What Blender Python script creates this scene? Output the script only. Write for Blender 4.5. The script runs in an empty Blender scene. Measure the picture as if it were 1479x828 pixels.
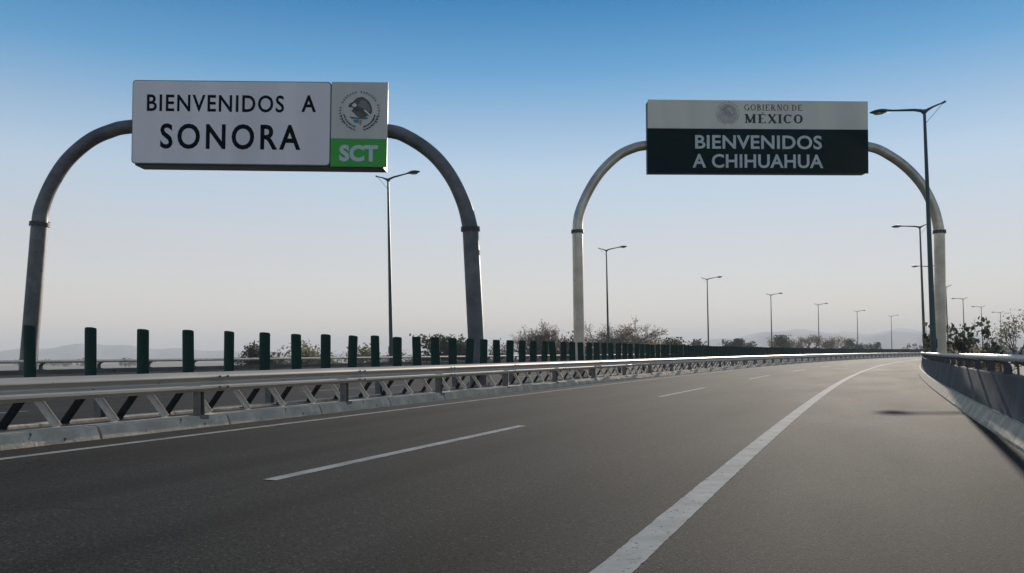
import bpy, math, random
import numpy as np
from mathutils import Matrix, Vector
R = math.radians
random.seed(7); rng = np.random.default_rng(7)
scene = bpy.context.scene
col = scene.collection

# ------------------------------------------------------------------ camera
CAM_H = 1.1023
cam_d = bpy.data.cameras.new('camera'); cam = bpy.data.objects.new('camera', cam_d); col.objects.link(cam)
cam_d.sensor_width = 36.0; cam_d.lens = 36.0*1233.6/1479.0
cam_d.shift_y = (512.08-414.0)/1479.0
cam_d.clip_start = 0.1; cam_d.clip_end = 30000
cam.matrix_world = Matrix.Translation((0, 0, CAM_H)) @ Matrix.Rotation(R(90), 4, 'X') @ Matrix.Rotation(R(-0.45), 4, 'Z')
scene.camera = cam

# ------------------------------------------------------------------ sky, sun, exposure
SUN_AZ, SUN_EL = R(24.35), R(11.2)          # azimuth to the right of the viewing direction (+Y)
world = bpy.data.worlds.new('World'); scene.world = world; world.use_nodes = True
wn = world.node_tree.nodes; wl = world.node_tree.links
bg = wn['Background']; SKY_K = 0.12; bg.inputs['Strength'].default_value = SKY_K
sky = wn.new('ShaderNodeTexSky'); sky.sky_type = 'NISHITA'; sky.sun_disc = False
sky.sun_elevation = SUN_EL; sky.sun_rotation = SUN_AZ
sky.air_density = 1.0; sky.dust_density = 0.0; sky.ozone_density = 1.3; sky.altitude = 0
# clear polarised blue overhead, dusty towards the horizon: the same in every direction of the compass
wtc = wn.new('ShaderNodeTexCoord'); wsep = wn.new('ShaderNodeSeparateXYZ'); wl.new(wtc.outputs['Generated'], wsep.inputs[0])
wramp = wn.new('ShaderNodeValToRGB'); we = wramp.color_ramp.elements
we[0].position = 0.0; we[0].color = (.96, .87, 1.02, 1); we[1].position = 1.0; we[1].color = (.25, .42, .58, 1)
for p_, c_ in ((.12, (.97, .87, .96)), (.20, (1.0, .95, 1.02)), (.30, (.36, .72, .95)), (.385, (.05, .42, .72))):
    e_ = we.new(p_); e_.color = (*c_, 1)
wmul = wn.new('ShaderNodeMix'); wmul.data_type = 'RGBA'; wmul.blend_type = 'MULTIPLY'; wmul.inputs[0].default_value = 1.0
wl.new(wsep.outputs['Z'], wramp.inputs[0]); wl.new(sky.outputs[0], wmul.inputs[6]); wl.new(wramp.outputs[0], wmul.inputs[7])
# light scattered more than once fills the sky evenly all round: pale and dusty low down, blue higher up
wr2 = wn.new('ShaderNodeValToRGB'); w2 = wr2.color_ramp.elements; wl.new(wsep.outputs['Z'], wr2.inputs[0])
w2[0].position = 0.0; w2[0].color = (.80, .73, .70, 1); w2[1].position = 1.0; w2[1].color = (.22, .29, .40, 1)
for p_, c_ in ((.05, (.76, .70, .66)), (.12, (.66, .66, .68)), (.21, (.50, .63, .77)), (.317, (.10, .34, .62)), (.385, (.005, .20, .48)), (.6, (.10, .21, .40))):
    e_ = w2.new(p_); e_.color = (*c_, 1)
wsc = wn.new('ShaderNodeVectorMath'); wsc.operation = 'SCALE'; wsc.inputs['Scale'].default_value = 1.0/SKY_K; wl.new(wr2.outputs[0], wsc.inputs[0])
wmx = wn.new('ShaderNodeMix'); wmx.data_type = 'RGBA'; wmx.inputs[0].default_value = .72
wl.new(wmul.outputs[2], wmx.inputs[6]); wl.new(wsc.outputs[0], wmx.inputs[7]); wl.new(wmx.outputs[2], bg.inputs['Color'])
sun_d = bpy.data.lights.new('sun', 'SUN'); sun_d.energy = 5.0; sun_d.angle = R(0.25); sun_d.color = (1.0, 0.90, 0.77)
sun = bpy.data.objects.new('sun', sun_d); col.objects.link(sun)
sdir = Vector((math.sin(SUN_AZ)*math.cos(SUN_EL), math.cos(SUN_AZ)*math.cos(SUN_EL), math.sin(SUN_EL)))
sun.rotation_euler = sdir.to_track_quat('Z', 'Y').to_euler(); sun.location = sdir*60
scene.view_settings.view_transform = 'Standard'; scene.view_settings.look = 'None'
scene.view_settings.exposure = 0.12; scene.view_settings.gamma = 1.0
scene.view_settings.use_curve_mapping = False
try:
    scene.cycles.volume_bounces = 1
except Exception:
    pass

# ------------------------------------------------------------------ materials
def mat(name, base, rough=0.6, metal=0.0, spec=0.5, var=0.15, scale=3.0, var2=None, bump=0.0, bscale=60.0, stretch=None, spots=None):
    """principled material with two scales of noise on the base colour; spots=(colour, scale, threshold)"""
    m = bpy.data.materials.new(name); m.use_nodes = True
    n = m.node_tree.nodes; l = m.node_tree.links; b = n['Principled BSDF']
    b.inputs['Roughness'].default_value = rough; b.inputs['Metallic'].default_value = metal
    b.inputs['Specular IOR Level'].default_value = spec
    tc = n.new('ShaderNodeTexCoord'); vec = tc.outputs['Object']
    if stretch:
        mp = n.new('ShaderNodeMapping'); mp.inputs['Scale'].default_value = stretch; l.new(vec, mp.inputs[0]); vec = mp.outputs[0]
    t1 = n.new('ShaderNodeTexNoise'); t1.inputs['Scale'].default_value = scale; t1.inputs['Detail'].default_value = 6; l.new(vec, t1.inputs['Vector'])
    r1 = n.new('ShaderNodeMapRange'); r1.inputs[1].default_value = 0.3; r1.inputs[2].default_value = 0.7
    r1.inputs[3].default_value = 1-var; r1.inputs[4].default_value = 1+var; l.new(t1.outputs[0], r1.inputs[0])
    mx = n.new('ShaderNodeVectorMath'); mx.operation = 'SCALE'; mx.inputs[0].default_value = base
    l.new(r1.outputs[0], mx.inputs['Scale']); out = mx.outputs[0]
    if var2:
        t3 = n.new('ShaderNodeTexNoise'); t3.inputs['Scale'].default_value = scale*.37; t3.inputs['Detail'].default_value = 3; l.new(vec, t3.inputs['Vector'])
        r3 = n.new('ShaderNodeMapRange'); r3.inputs[1].default_value = .42; r3.inputs[2].default_value = .66; l.new(t3.outputs[0], r3.inputs[0])
        mm = n.new('ShaderNodeMix'); mm.data_type = 'RGBA'; l.new(r3.outputs[0], mm.inputs[0]); l.new(out, mm.inputs[6]); mm.inputs[7].default_value = (*var2, 1); out = mm.outputs[2]
    if spots:
        t4 = n.new('ShaderNodeTexNoise'); t4.inputs['Scale'].default_value = spots[1]; t4.inputs['Detail'].default_value = 4; l.new(tc.outputs['Object'], t4.inputs['Vector'])
        r4 = n.new('ShaderNodeMapRange'); r4.inputs[1].default_value = spots[2]; r4.inputs[2].default_value = spots[2]+.06; l.new(t4.outputs[0], r4.inputs[0])
        mm = n.new('ShaderNodeMix'); mm.data_type = 'RGBA'; l.new(r4.outputs[0], mm.inputs[0]); l.new(out, mm.inputs[6]); mm.inputs[7].default_value = (*spots[0], 1); out = mm.outputs[2]
    l.new(out, b.inputs['Base Color'])
    if bump:
        t2 = n.new('ShaderNodeTexNoise'); t2.inputs['Scale'].default_value = bscale; t2.inputs['Detail'].default_value = 4; l.new(tc.outputs['Object'], t2.inputs['Vector'])
        bp = n.new('ShaderNodeBump'); bp.inputs['Strength'].default_value = bump; bp.inputs['Distance'].default_value = .02; l.new(t2.outputs[0], bp.inputs['Height']); l.new(bp.outputs[0], b.inputs['Normal'])
    return m

def asphalt(name, base, tracks):
    """UV = (lateral metres, metres along the road); tracks: lateral positions of the wheel paths"""
    m = bpy.data.materials.new(name); m.use_nodes = True
    n = m.node_tree.nodes; l = m.node_tree.links; b = n['Principled BSDF']
    uv = n.new('ShaderNodeUVMap'); uv.uv_map = 'UVMap'; U = uv.outputs[0]
    sp = n.new('ShaderNodeSeparateXYZ'); l.new(U, sp.inputs[0])
    def noise(sc, det, vec=U, rough=.5, dist=0.0):
        t = n.new('ShaderNodeTexNoise'); t.inputs['Scale'].default_value = sc; t.inputs['Detail'].default_value = det
        t.inputs['Roughness'].default_value = rough; t.inputs['Distortion'].default_value = dist; l.new(vec, t.inputs['Vector']); return t.outputs[0]
    def mr(x, a, bb, c, d):
        r = n.new('ShaderNodeMapRange'); l.new(x, r.inputs[0])
        for i_, v_ in zip((1, 2, 3, 4), (a, bb, c, d)): r.inputs[i_].default_value = v_
        return r.outputs[0]
    def mt(op, a, c):
        x = n.new('ShaderNodeMath'); x.operation = op
        for i_, v_ in ((0, a), (1, c)):
            if isinstance(v_, (int, float)): x.inputs[i_].default_value = v_
            else: l.new(v_, x.inputs[i_])
        return x.outputs[0]
    def mapped(sx, sy):
        mp = n.new('ShaderNodeMapping'); mp.inputs['Scale'].default_value = (sx, sy, 1); l.new(U, mp.inputs[0]); return mp.outputs[0]
    k = mr(noise(1.7, 5, mapped(1, .05)), .3, .7, .80, 1.2)                       # streaks along the lanes
    k = mt('MULTIPLY', k, mr(noise(.3, 4, mapped(1, .5), .6), .3, .7, .86, 1.14))       # large patches
    wob = mr(noise(.25, 2), .3, .7, -.12, .12)
    for t0 in tracks:                                                                  # polished wheel paths
        d = mt('ABSOLUTE', mt('SUBTRACT', mt('ADD', sp.outputs[0], wob), t0), 0.0)
        k = mt('MULTIPLY', k, mr(d, .1, .55, .78, 1.0))
    k = mt('MULTIPLY', k, mr(noise(34, 4, U, .75), .34, .66, .42, 1.62))                 # aggregate, coarse and fine
    k = mt('MULTIPLY', k, mr(noise(120, 2, U, .7), .3, .7, .62, 1.4))
    vo = n.new('ShaderNodeTexVoronoi'); vo.inputs['Scale'].default_value = 60; l.new(U, vo.inputs['Vector'])
    st = n.new('ShaderNodeSeparateColor'); l.new(vo.outputs['Color'], st.inputs[0])
    k = mt('MULTIPLY', k, mr(st.outputs[0], .88, 1.0, 1.0, 2.3))                        # pale chips
    k = mt('MULTIPLY', k, mr(st.outputs[1], .9, 1.0, 1.0, .35))                         # dark pits
    oil = mr(noise(1.1, 5, mapped(1, .35), .65), .62, .74, 1.0, .66); k = mt('MULTIPLY', k, oil)
    vc = n.new('ShaderNodeTexVoronoi'); vc.feature = 'DISTANCE_TO_EDGE'; vc.inputs['Scale'].default_value = .33
    wv = n.new('ShaderNodeVectorMath'); wv.operation = 'ADD'; l.new(U, wv.inputs[0])
    nz = n.new('ShaderNodeTexNoise'); nz.inputs['Scale'].default_value = 1.6; nz.inputs['Detail'].default_value = 5; l.new(U, nz.inputs['Vector'])
    l.new(nz.outputs['Color'], wv.inputs[1]); l.new(wv.outputs[0], vc.inputs['Vector'])
    gate = mr(noise(.12, 2), .52, .6, 0.0, 1.0)
    crack = mt('MULTIPLY', mr(vc.outputs['Distance'], .0, .010, 1.0, 0.0), gate)
    k = mt('MULTIPLY', k, mr(crack, 0, 1, 1.0, .5))
    sc = n.new('ShaderNodeVectorMath'); sc.operation = 'SCALE'; sc.inputs[0].default_value = base; l.new(k, sc.inputs['Scale'])
    l.new(sc.outputs[0], b.inputs['Base Color'])
    b.inputs['Specular IOR Level'].default_value = .11
    l.new(mr(noise(.5, 4, mapped(1, .3)), .3, .7, .90, .95), b.inputs['Roughness'])
    bp = n.new('ShaderNodeBump'); bp.inputs['Strength'].default_value = .7; bp.inputs['Distance'].default_value = .006
    l.new(noise(60, 3, U, .65), bp.inputs['Height']); l.new(bp.outputs[0], b.inputs['Normal'])
    return m

MT = {}
MT['asphalt'] = asphalt('asphalt', (.036, .032, .0265), (-2.2, -3.9, -5.9, -7.6))
MT['asphalt_b'] = asphalt('opposite_asphalt', (.036, .032, .0265), (-12.9, -14.6, -17.2, -18.9))
MT['paint'] = mat('road_paint', (.46, .43, .38), .9, spec=.06, var=.14, scale=6, var2=(.34, .32, .28), spots=((.13, .115, .095), 26, .62))
def wear(m):
    n = m.node_tree.nodes; l = m.node_tree.links; b = n['Principled BSDF']; uv = n.new('ShaderNodeUVMap'); uv.uv_map = 'UVMap'
    t = n.new('ShaderNodeTexNoise'); t.inputs['Scale'].default_value = 9; t.inputs['Detail'].default_value = 8; t.inputs['Roughness'].default_value = .72; l.new(uv.outputs[0], t.inputs['Vector'])
    r = n.new('ShaderNodeMapRange'); r.inputs[1].default_value = .62; r.inputs[2].default_value = .68; l.new(t.outputs[0], r.inputs[0])
    tr = n.new('ShaderNodeBsdfTransparent'); mx = n.new('ShaderNodeMixShader'); l.new(r.outputs[0], mx.inputs[0]); l.new(b.outputs[0], mx.inputs[1]); l.new(tr.outputs[0], mx.inputs[2])
    l.new(mx.outputs[0], n['Material Output'].inputs[0])
wear(MT['paint'])
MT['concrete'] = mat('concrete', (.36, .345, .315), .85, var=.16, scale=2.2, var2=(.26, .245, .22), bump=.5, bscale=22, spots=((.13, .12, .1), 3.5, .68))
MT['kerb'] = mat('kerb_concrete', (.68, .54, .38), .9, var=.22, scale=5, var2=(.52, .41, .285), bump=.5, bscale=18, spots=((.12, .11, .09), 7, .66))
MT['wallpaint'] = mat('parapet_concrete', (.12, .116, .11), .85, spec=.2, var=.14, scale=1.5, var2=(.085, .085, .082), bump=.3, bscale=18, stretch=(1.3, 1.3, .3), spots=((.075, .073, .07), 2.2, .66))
MT['soil'] = mat('median_fill', (.17, .155, .13), .95, var=.3, scale=9, var2=(.27, .25, .21), bump=.8, bscale=30)
MT['galv'] = mat('galvanised_steel', (.58, .50, .40), .5, metal=.35, var=.1, scale=2.5, var2=(.47, .405, .325), stretch=(1, .5, 2.5), spots=((.2, .17, .13), 6, .71))
MT['post'] = mat('weathered_post_steel', (.22, .2, .175), .6, metal=.2, var=.2, scale=5, spots=((.12, .075, .045), 9, .62))
MT['brace'] = mat('pale_brace_steel', (.66, .57, .45), .6, metal=.1, var=.15, scale=8, spots=((.2, .16, .12), 12, .68))
MT['green'] = mat('green_plastic', (.004, .036, .024), .6, spec=.15, var=.15, scale=5, spots=((.03, .09, .07), 25, .66))
MT['lamp'] = mat('lamp_paint', (.035, .065, .062), .45, metal=.2, var=.15, scale=3)
MT['lampglass'] = mat('lamp_glass', (.32, .34, .34), .15, var=.05)
MT['darkpipe'] = mat('grey_pipe_paint', (.15, .14, .13), .5, metal=.05, var=.3, scale=3.5, var2=(.075, .075, .073), bump=.15, bscale=8, spots=((.07, .06, .05), 5, .66))
MT['palepipe'] = mat('pale_pipe_steel', (.60, .52, .40), .3, metal=.45, var=.2, scale=3, var2=(.44, .38, .29), spots=((.3, .25, .19), 4, .68))
MT['collar'] = mat('collar_steel', (.05, .05, .052), .5, metal=.3)
MT['bracket'] = mat('bracket_steel', (.06, .06, .06), .6, metal=.2, spots=((.12, .08, .05), 14, .62))
MT['rail'] = mat('parapet_rail_steel', (.52, .47, .40), .5, metal=.25, var=.15, scale=5, spots=((.05, .045, .035), 16, .64))
MT['boardwhite'] = mat('white_sign_sheet', (.95, .83, .77), .5, spec=.3, var=.03, scale=1.6, var2=(.87, .76, .70), stretch=(1.6, 1, .25))
MT['boardgrey'] = mat('grey_sign_sheet', (.70, .63, .53), .5, spec=.3, var=.06, scale=2, var2=(.64, .58, .48), stretch=(1.6, 1, .25))
MT['boardpale'] = mat('pale_sign_sheet', (.82, .72, .57), .5, spec=.3, var=.05, scale=1.4, var2=(.74, .65, .52), stretch=(1.5, 1, .2))
MT['boarddark'] = mat('dark_green_sign_sheet', (.004, .019, .013), .6, spec=.08, var=.4, scale=.9, var2=(.009, .018, .017))
MT['boardgreen'] = mat('bright_green_sign_sheet', (.045, .40, .03), .5, var=.05)
MT['ink'] = mat('black_lettering', (.006, .006, .008), .7, spec=.08, var=.05)
MT['whiteink'] = mat('white_lettering', (.62, .62, .60), .5, var=.06, scale=4)
MT['greyink'] = mat('pale_lettering', (.58, .60, .54), .5, var=.1, scale=4)
MT['darkink'] = mat('dark_lettering', (.035, .035, .032), .5, var=.2, scale=6)
MT['boxdark'] = mat('sign_box_steel', (.02, .035, .033), .5, metal=.2)
MT['boxedge'] = mat('sign_edge_steel', (.16, .17, .16), .5, metal=.3)
MT['eagle'] = mat('emblem_brown', (.085, .06, .042), .6, var=.5, scale=9, var2=(.16, .125, .09))
MT['emb_line'] = mat('emblem_grey', (.2, .19, .17), .6)
MT['emb_soft'] = mat('emblem_soft_grey', (.56, .49, .39), .6, var=.15, scale=8)
MT['emb_mono'] = mat('emblem_faint_grey', (.40, .35, .28), .6)
MT['emb_blue'] = mat('emblem_blue', (.08, .2, .3), .6)
MT['emb_green'] = mat('emblem_green', (.07, .16, .09), .6)
MT['emb_gold'] = mat('emblem_gold', (.4, .22, .07), .6)
MT['ground'] = mat('dry_ground', (.33, .26, .165), .95, var=.25, scale=.05, var2=(.19, .17, .10))
MT['verge'] = mat('verge_earth', (.22, .19, .135), .95, var=.3, scale=.6, var2=(.13, .125, .075), bump=.6, bscale=6)
MT['hill'] = mat('hill_scrub', (.13, .14, .14), .95, var=.2, scale=.004)
MT['bark'] = mat('bark', (.11, .085, .065), .9, var=.25, scale=4)
def leaf(name, a, b_, c):
    m = bpy.data.materials.new(name); m.use_nodes = True
    n = m.node_tree.nodes; l = m.node_tree.links; p = n['Principled BSDF']
    g = n.new('ShaderNodeNewGeometry'); cr = n.new('ShaderNodeValToRGB')
    cr.color_ramp.elements[0].color = (*a, 1); cr.color_ramp.elements[1].color = (*c, 1)
    e = cr.color_ramp.elements.new(.5); e.color = (*b_, 1)
    l.new(g.outputs['Random Per Island'], cr.inputs[0]); l.new(cr.outputs[0], p.inputs['Base Color'])
    p.inputs['Roughness'].default_value = .65; p.inputs['Specular IOR Level'].default_value = .25
    tr = n.new('ShaderNodeBsdfTranslucent'); ms = n.new('ShaderNodeMixShader'); ms.inputs[0].default_value = .55
    l.new(cr.outputs[0], tr.inputs[0]); l.new(p.outputs[0], ms.inputs[1]); l.new(tr.outputs[0], ms.inputs[2]); l.new(ms.outputs[0], n['Material Output'].inputs[0])
    return m
MT['dryleaf'] = leaf('dry_leaves', (.22, .165, .11), (.28, .22, .14), (.17, .15, .085))
MT['paleleaf'] = leaf('pale_dry_leaves', (.26, .23, .15), (.16, .16, .09), (.20, .17, .10))
MT['greenleaf'] = leaf('dark_green_leaves', (.035, .05, .025), (.06, .07, .035), (.085, .085, .045))
MT['bigleaf'] = leaf('broad_green_leaves', (.045, .06, .035), (.07, .085, .045), (.10, .09, .05))
MT['farleaf'] = leaf('far_leaves', (.05, .06, .035), (.075, .08, .045), (.10, .095, .06))
MT['straw'] = leaf('dry_grass', (.26, .21, .12), (.19, .155, .085), (.13, .125, .06))

# ------------------------------------------------------------------ road geometry: circular arc curving right
TH, K0 = 0.3838, 0.0011
def path(s):
    h = TH+K0*s
    return (math.cos(TH)-math.cos(h))/K0, (math.sin(h)-math.sin(TH))/K0, h
def pos(s, o, z=0.0):
    x, y, h = path(s); return Vector((x+o*math.cos(h), y-o*math.sin(h), z))
def frame(s, o, z=0.0, extra=0.0):            # local +Y runs along the road, +X to its right
    return Matrix.Translation(pos(s, o, z)) @ Matrix.Rotation(-path(s)[2]+extra, 4, 'Z')

# ------------------------------------------------------------------ mesh helpers
class MB:
    def __init__(self): self.v = []; self.f = []; self.uv = None
    def box(self, x0, x1, y0, y1, z0, z1):
        b = len(self.v)
        self.v += [(x, y, z) for z in (z0, z1) for y in (y0, y1) for x in (x0, x1)]
        self.f += [tuple(b+i for i in q) for q in ((0, 2, 3, 1), (4, 5, 7, 6), (0, 1, 5, 4), (2, 6, 7, 3), (0, 4, 6, 2), (1, 3, 7, 5))]
        return self
    def prism(self, outline, a0, a1, axis='y', cap=True):
        """outline in the other two axes, extruded along axis"""
        b = len(self.v); n = len(outline)
        for a in (a0, a1):
            for p, q in outline:
                self.v.append({'y': (p, a, q), 'x': (a, p, q), 'z': (p, q, a)}[axis])
        for i in range(n):
            j = (i+1) % n; self.f.append((b+i, b+j, b+n+j, b+n+i))
        if cap: self.f += [tuple(b+i for i in range(n))[::-1], tuple(b+n+i for i in range(n))]
        return self
    def tube(self, pts, rad, n=8, cap=True, flat=1.0):
        pts = [Vector(p) for p in pts]; b = len(self.v); m = len(pts)
        if not hasattr(rad, '__len__'): rad = [rad]*m
        ref = None
        for i, p in enumerate(pts):
            t = (pts[min(i+1, m-1)]-pts[max(i-1, 0)])
            t = t.normalized() if t.length > 1e-9 else Vector((0, 0, 1))
            if ref is None:
                ref = Vector((1, 0, 0)) if abs(t.x) < .9 else Vector((0, 1, 0))
            u = (ref-t*ref.dot(t)).normalized(); w = t.cross(u); ref = u
            for k in range(n):
                a = 2*math.pi*k/n
                self.v.append(tuple(p+(u*math.cos(a)+w*math.sin(a)*flat)*rad[i]))
        for i in range(m-1):
            for k in range(n):
                k2 = (k+1) % n
                self.f.append((b+i*n+k, b+i*n+k2, b+(i+1)*n+k2, b+(i+1)*n+k))
        if cap:
            self.f.append(tuple(b+k for k in range(n))[::-1]); self.f.append(tuple(b+(m-1)*n+k for k in range(n)))
        return self
    def poly(self, pts):
        b = len(self.v); self.v += [tuple(p) for p in pts]; self.f.append(tuple(range(b, b+len(pts)))); return self
    def sweep(self, prof, s0, s1, ds, closed=False):
        """open profile of (o, z) swept along the road, with UV = (o, s)"""
        ns = max(1, int(math.ceil((s1-s0)/ds))); n = len(prof); b = len(self.v)
        if self.uv is None: self.uv = []
        for i in range(ns+1):
            s = s0+(s1-s0)*i/ns
            for o, z in prof: self.v.append(tuple(pos(s, o, z))); self.uv.append((o, s))
        for i in range(ns):
            for k in range(n if closed else n-1):
                k2 = (k+1) % n
                self.f.append((b+i*n+k, b+i*n+k2, b+(i+1)*n+k2, b+(i+1)*n+k))
        if closed:
            self.f.append(tuple(b+k for k in range(n))[::-1]); self.f.append(tuple(b+ns*n+k for k in range(n)))
        return self
    def mesh(self, name, m=None, smooth=False, recalc=True):
        me = bpy.data.meshes.new(name); me.from_pydata(self.v, [], self.f)
        if self.uv:
            ul = me.uv_layers.new(name='UVMap')
            for lp in me.loops: ul.data[lp.index].uv = self.uv[lp.vertex_index]
        if recalc:
            import bmesh
            bm = bmesh.new(); bm.from_mesh(me); bmesh.ops.recalc_face_normals(bm, faces=bm.faces); bm.to_mesh(me); bm.free()
        if smooth:
            me.polygons.foreach_set('use_smooth', [True]*len(me.polygons))
            try: me.set_sharp_from_angle(angle=R(35))
            except Exception: pass
        if m: me.materials.append(m)
        me.update(); return me

def link(name, me, parent=None, M=None, pw=None):
    """pw: the parent's world matrix; M: the object's world matrix"""
    o = bpy.data.objects.new(name, me); col.objects.link(o)
    M = M if M is not None else Matrix.Identity(4)
    if parent is not None:
        o.parent = parent; o.matrix_parent_inverse = Matrix.Identity(4)
        o.matrix_basis = (pw.inverted() @ M) if pw is not None else M
    else: o.matrix_basis = M
    return o
def tag(o, label, cat, group=None):
    o['label'] = label; o['category'] = cat
    if group: o['group'] = group
    return o
def thing(name, label, cat, M, group=None):
    o = bpy.data.objects.new(name, None); col.objects.link(o); o.matrix_basis = M; o.empty_display_size = .3
    return tag(o, label, cat, group)
def struct(o): o['kind'] = 'structure'; return o
def quads(name, C, size, m, squash=1.0, up=0.0):
    """many leaf faces: C (N,3) centres, size (N,), random orientation"""
    N = len(C); a = rng.normal(size=(N, 3)); a[:, 2] *= (1-up); a /= np.linalg.norm(a, axis=1)[:, None]+1e-9
    b_ = rng.normal(size=(N, 3)); b_ -= (b_*a).sum(1)[:, None]*a; b_ /= np.linalg.norm(b_, axis=1)[:, None]+1e-9
    s = np.asarray(size).reshape(-1, 1)
    V = np.empty((N, 4, 3)); V[:, 0] = C-a*s; V[:, 1] = C-b_*s*squash*.6; V[:, 2] = C+a*s; V[:, 3] = C+b_*s*squash*.6
    me = bpy.data.meshes.new(name)
    me.vertices.add(N*4); me.vertices.foreach_set('co', V.ravel())
    me.loops.add(N*4); me.loops.foreach_set('vertex_index', np.arange(N*4, dtype=np.int32))
    me.polygons.add(N); me.polygons.foreach_set('loop_start', np.arange(0, N*4, 4, dtype=np.int32))
    try: me.polygons.foreach_set('loop_total', np.full(N, 4, dtype=np.int32))
    except Exception: pass
    me.materials.append(m); me.update(calc_edges=True); me.validate(); return me

# ------------------------------------------------------------------ setting: ground, embankment, roads
S0, S1 = -30.0, 420.0
GZ = -4.5
n = 72; gm = MB(); rad = [60, 200, 600, 1500, 3000, 6000]
gm.v.append((0, 0, GZ))
for r_ in rad:
    for k in range(n): gm.v.append((r_*math.cos(2*math.pi*k/n), r_*math.sin(2*math.pi*k/n), GZ))
for k in range(n): gm.f.append((0, 1+k, 1+(k+1) % n))
for i in range(len(rad)-1):
    for k in range(n):
        a = 1+i*n; gm.f.append((a+k, a+n+k, a+n+(k+1) % n, a+(k+1) % n))
struct(link('ground', gm.mesh('ground', MT['ground'])))
em = MB().sweep([(20, GZ-.3), (7.5, -.9), (2.0, -.2), (1.95, -.25), (-22.75, -.25), (-22.8, -.2), (-28, -.9), (-40, GZ-.3)], S0, S1, 5)
struct(link('embankment', em.mesh('embankment', MT['verge'])))
def road(name, o0, o1, mm):
    k = max(2, int(abs(o1-o0)/1.0)); prof = [(o0+(o1-o0)*i/k, 0) for i in range(k+1)]
    return struct(link(name, MB().sweep(prof, S0, S1, 2.5).mesh(name, mm)))
road_a = road('road', -9.66, 1.72, MT['asphalt']); road_b = road('opposite_road', -22.5, -10.96, MT['asphalt_b'])
def stripe(parent, name, o, w, s0, s1):
    m_ = MB(); m_.uv = []; ss = []; t = s0
    while t < s1: ss.append(t); t += .09 if -4 < t < 32 else 1.0
    ss.append(s1)
    for t in ss:
        j_ = .0022 if -4 < t < 32 else .0
        a, b_ = o-w/2+random.gauss(0, j_), o+w/2+random.gauss(0, j_)
        m_.v += [tuple(pos(t, a, .004)), tuple(pos(t, b_, .004))]; m_.uv += [(a, t), (b_, t)]
    m_.f = [(2*i, 2*i+1, 2*i+3, 2*i+2) for i in range(len(ss)-1)]
    struct(link(name, m_.mesh(name, MT['paint']), parent))
stripe(road_a, 'edge_line', -1.16, .20, S0, S1)
stripe(road_a, 'edge_line', -8.71, .15, S0, S1)
stripe(road_b, 'edge_line', -11.85, .15, S0, S1)
stripe(road_b, 'edge_line', -20.3, .20, S0, S1)
for k in range(-2, 27):
    stripe(road_a, 'lane_dash', -4.875, .15, 6.2+15*k, 12.2+15*k)
    stripe(road_b, 'lane_dash', -16.1, .15, 6.5+15*k, 12.5+15*k)

# ------------------------------------------------------------------ median: kerb stones, fill
MC = -10.3                                      # centre of the median
fill = MB().sweep([(-9.86, .13), (-10.12, .155), (-10.5, .155), (-10.76, .13)], S0, 330, 4)
median = struct(link('median', fill.mesh('median_fill', MT['soil'])))
kerbs = []
for v in range(4):
    pr = [(0.02, -.05), (0, 0), (-.018, .06), (-.06, .165), (-.085, .182), (-.36, .182), (-.38, .17), (-.38, -.05)]
    m_ = MB(); L = 2.486; N = 7
    for i in range(N+1):
        y = -L/2+L*i/N
        for j, (x, z) in enumerate(pr):
            e = .004 if 0 < i < N else 0
            c = .008 if (i in (0, N) and j in (3, 4)) else 0
            m_.v.append((x+rng.normal()*e-c, y, z+(rng.normal()*e*.5 if j > 1 else 0)-c))
    P_ = len(pr)
    for i in range(N):
        for k in range(P_): m_.f.append((i*P_+k, i*P_+(k+1) % P_, (i+1)*P_+(k+1) % P_, (i+1)*P_+k))
    m_.f += [tuple(range(P_))[::-1], tuple(N*P_+k for k in range(P_))]
    kerbs.append(m_.mesh('kerb_stone', MT['kerb']))
for k in range(-9, 120):
    s = 12.3+2.5*k
    link('kerb_stone', kerbs[random.randrange(4)], median, frame(s, -9.53, random.uniform(-.004, .004)))
    link('kerb_stone', kerbs[random.randrange(4)], median, frame(s, -11.07, random.uniform(-.004, .004), math.pi))

# ------------------------------------------------------------------ guardrails
wprof = [(-.075, .555), (-.058, .560), (-.012, .592), (0, .607), (0, .640), (-.012, .655), (-.066, .690), (-.072, .700), (-.072, .716), (-.066, .726),
         (-.012, .762), (0, .777), (0, .800), (-.010, .815), (-.060, .858), (-.085, .862)]
back = [(x-.006, z) for x, z in wprof][::-1]
beam = MB().prism(wprof+back, -2.11, 2.11).mesh('beam', MT['galv'], smooth=True)
gpost = MB()
gpost.box(-.07, .07, -.05, -.04, .12, .84).box(-.07, .07, .04, .05, .12, .84).box(-.006, .006, -.04, .04, .12, .84)
gpost.box(.07, .15, -.045, .045, .63, .78).box(-.12, .12, -.09, .09, .1, .19)
gpost = gpost.mesh('guardrail_post', MT['post'])
bolt = MB().tube([(-.02, 0, 0), (.012, 0, 0)], .017, 6).mesh('bolt', MT['collar'])
brm = {}
def guardrail(label, o, flip, s_post):
    root = thing('guardrail', label, 'guardrail', frame(s_post, o), 'steel guardrails along the median')
    pw = frame(s_post, o); ex = math.pi if flip else 0; sg = -1 if flip else 1
    for k in range(-7, 78):
        s = s_post+4.0*k
        link('rail_beam', beam, root, frame(s+.3+2.0, o, random.uniform(-.003, .003), ex) @ Matrix.Translation((.004*(k % 2), 0, 0)), pw)
        link('post', gpost, root, frame(s, o-.235*sg, random.uniform(-.012, .0), ex+random.uniform(-.03, .03)), pw)
        if not flip and 0 <= k < 7:
            for dy in (-.09, .09):
                for z in (.623, .79):
                    link('bolt', bolt, root, frame(s+.3+dy, o+.006, z), pw)
    return root
G1 = guardrail('pale galvanised guardrail with bolted joints along the kerb nearest the dashed open lane', -9.46, False, 10.53)
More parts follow.
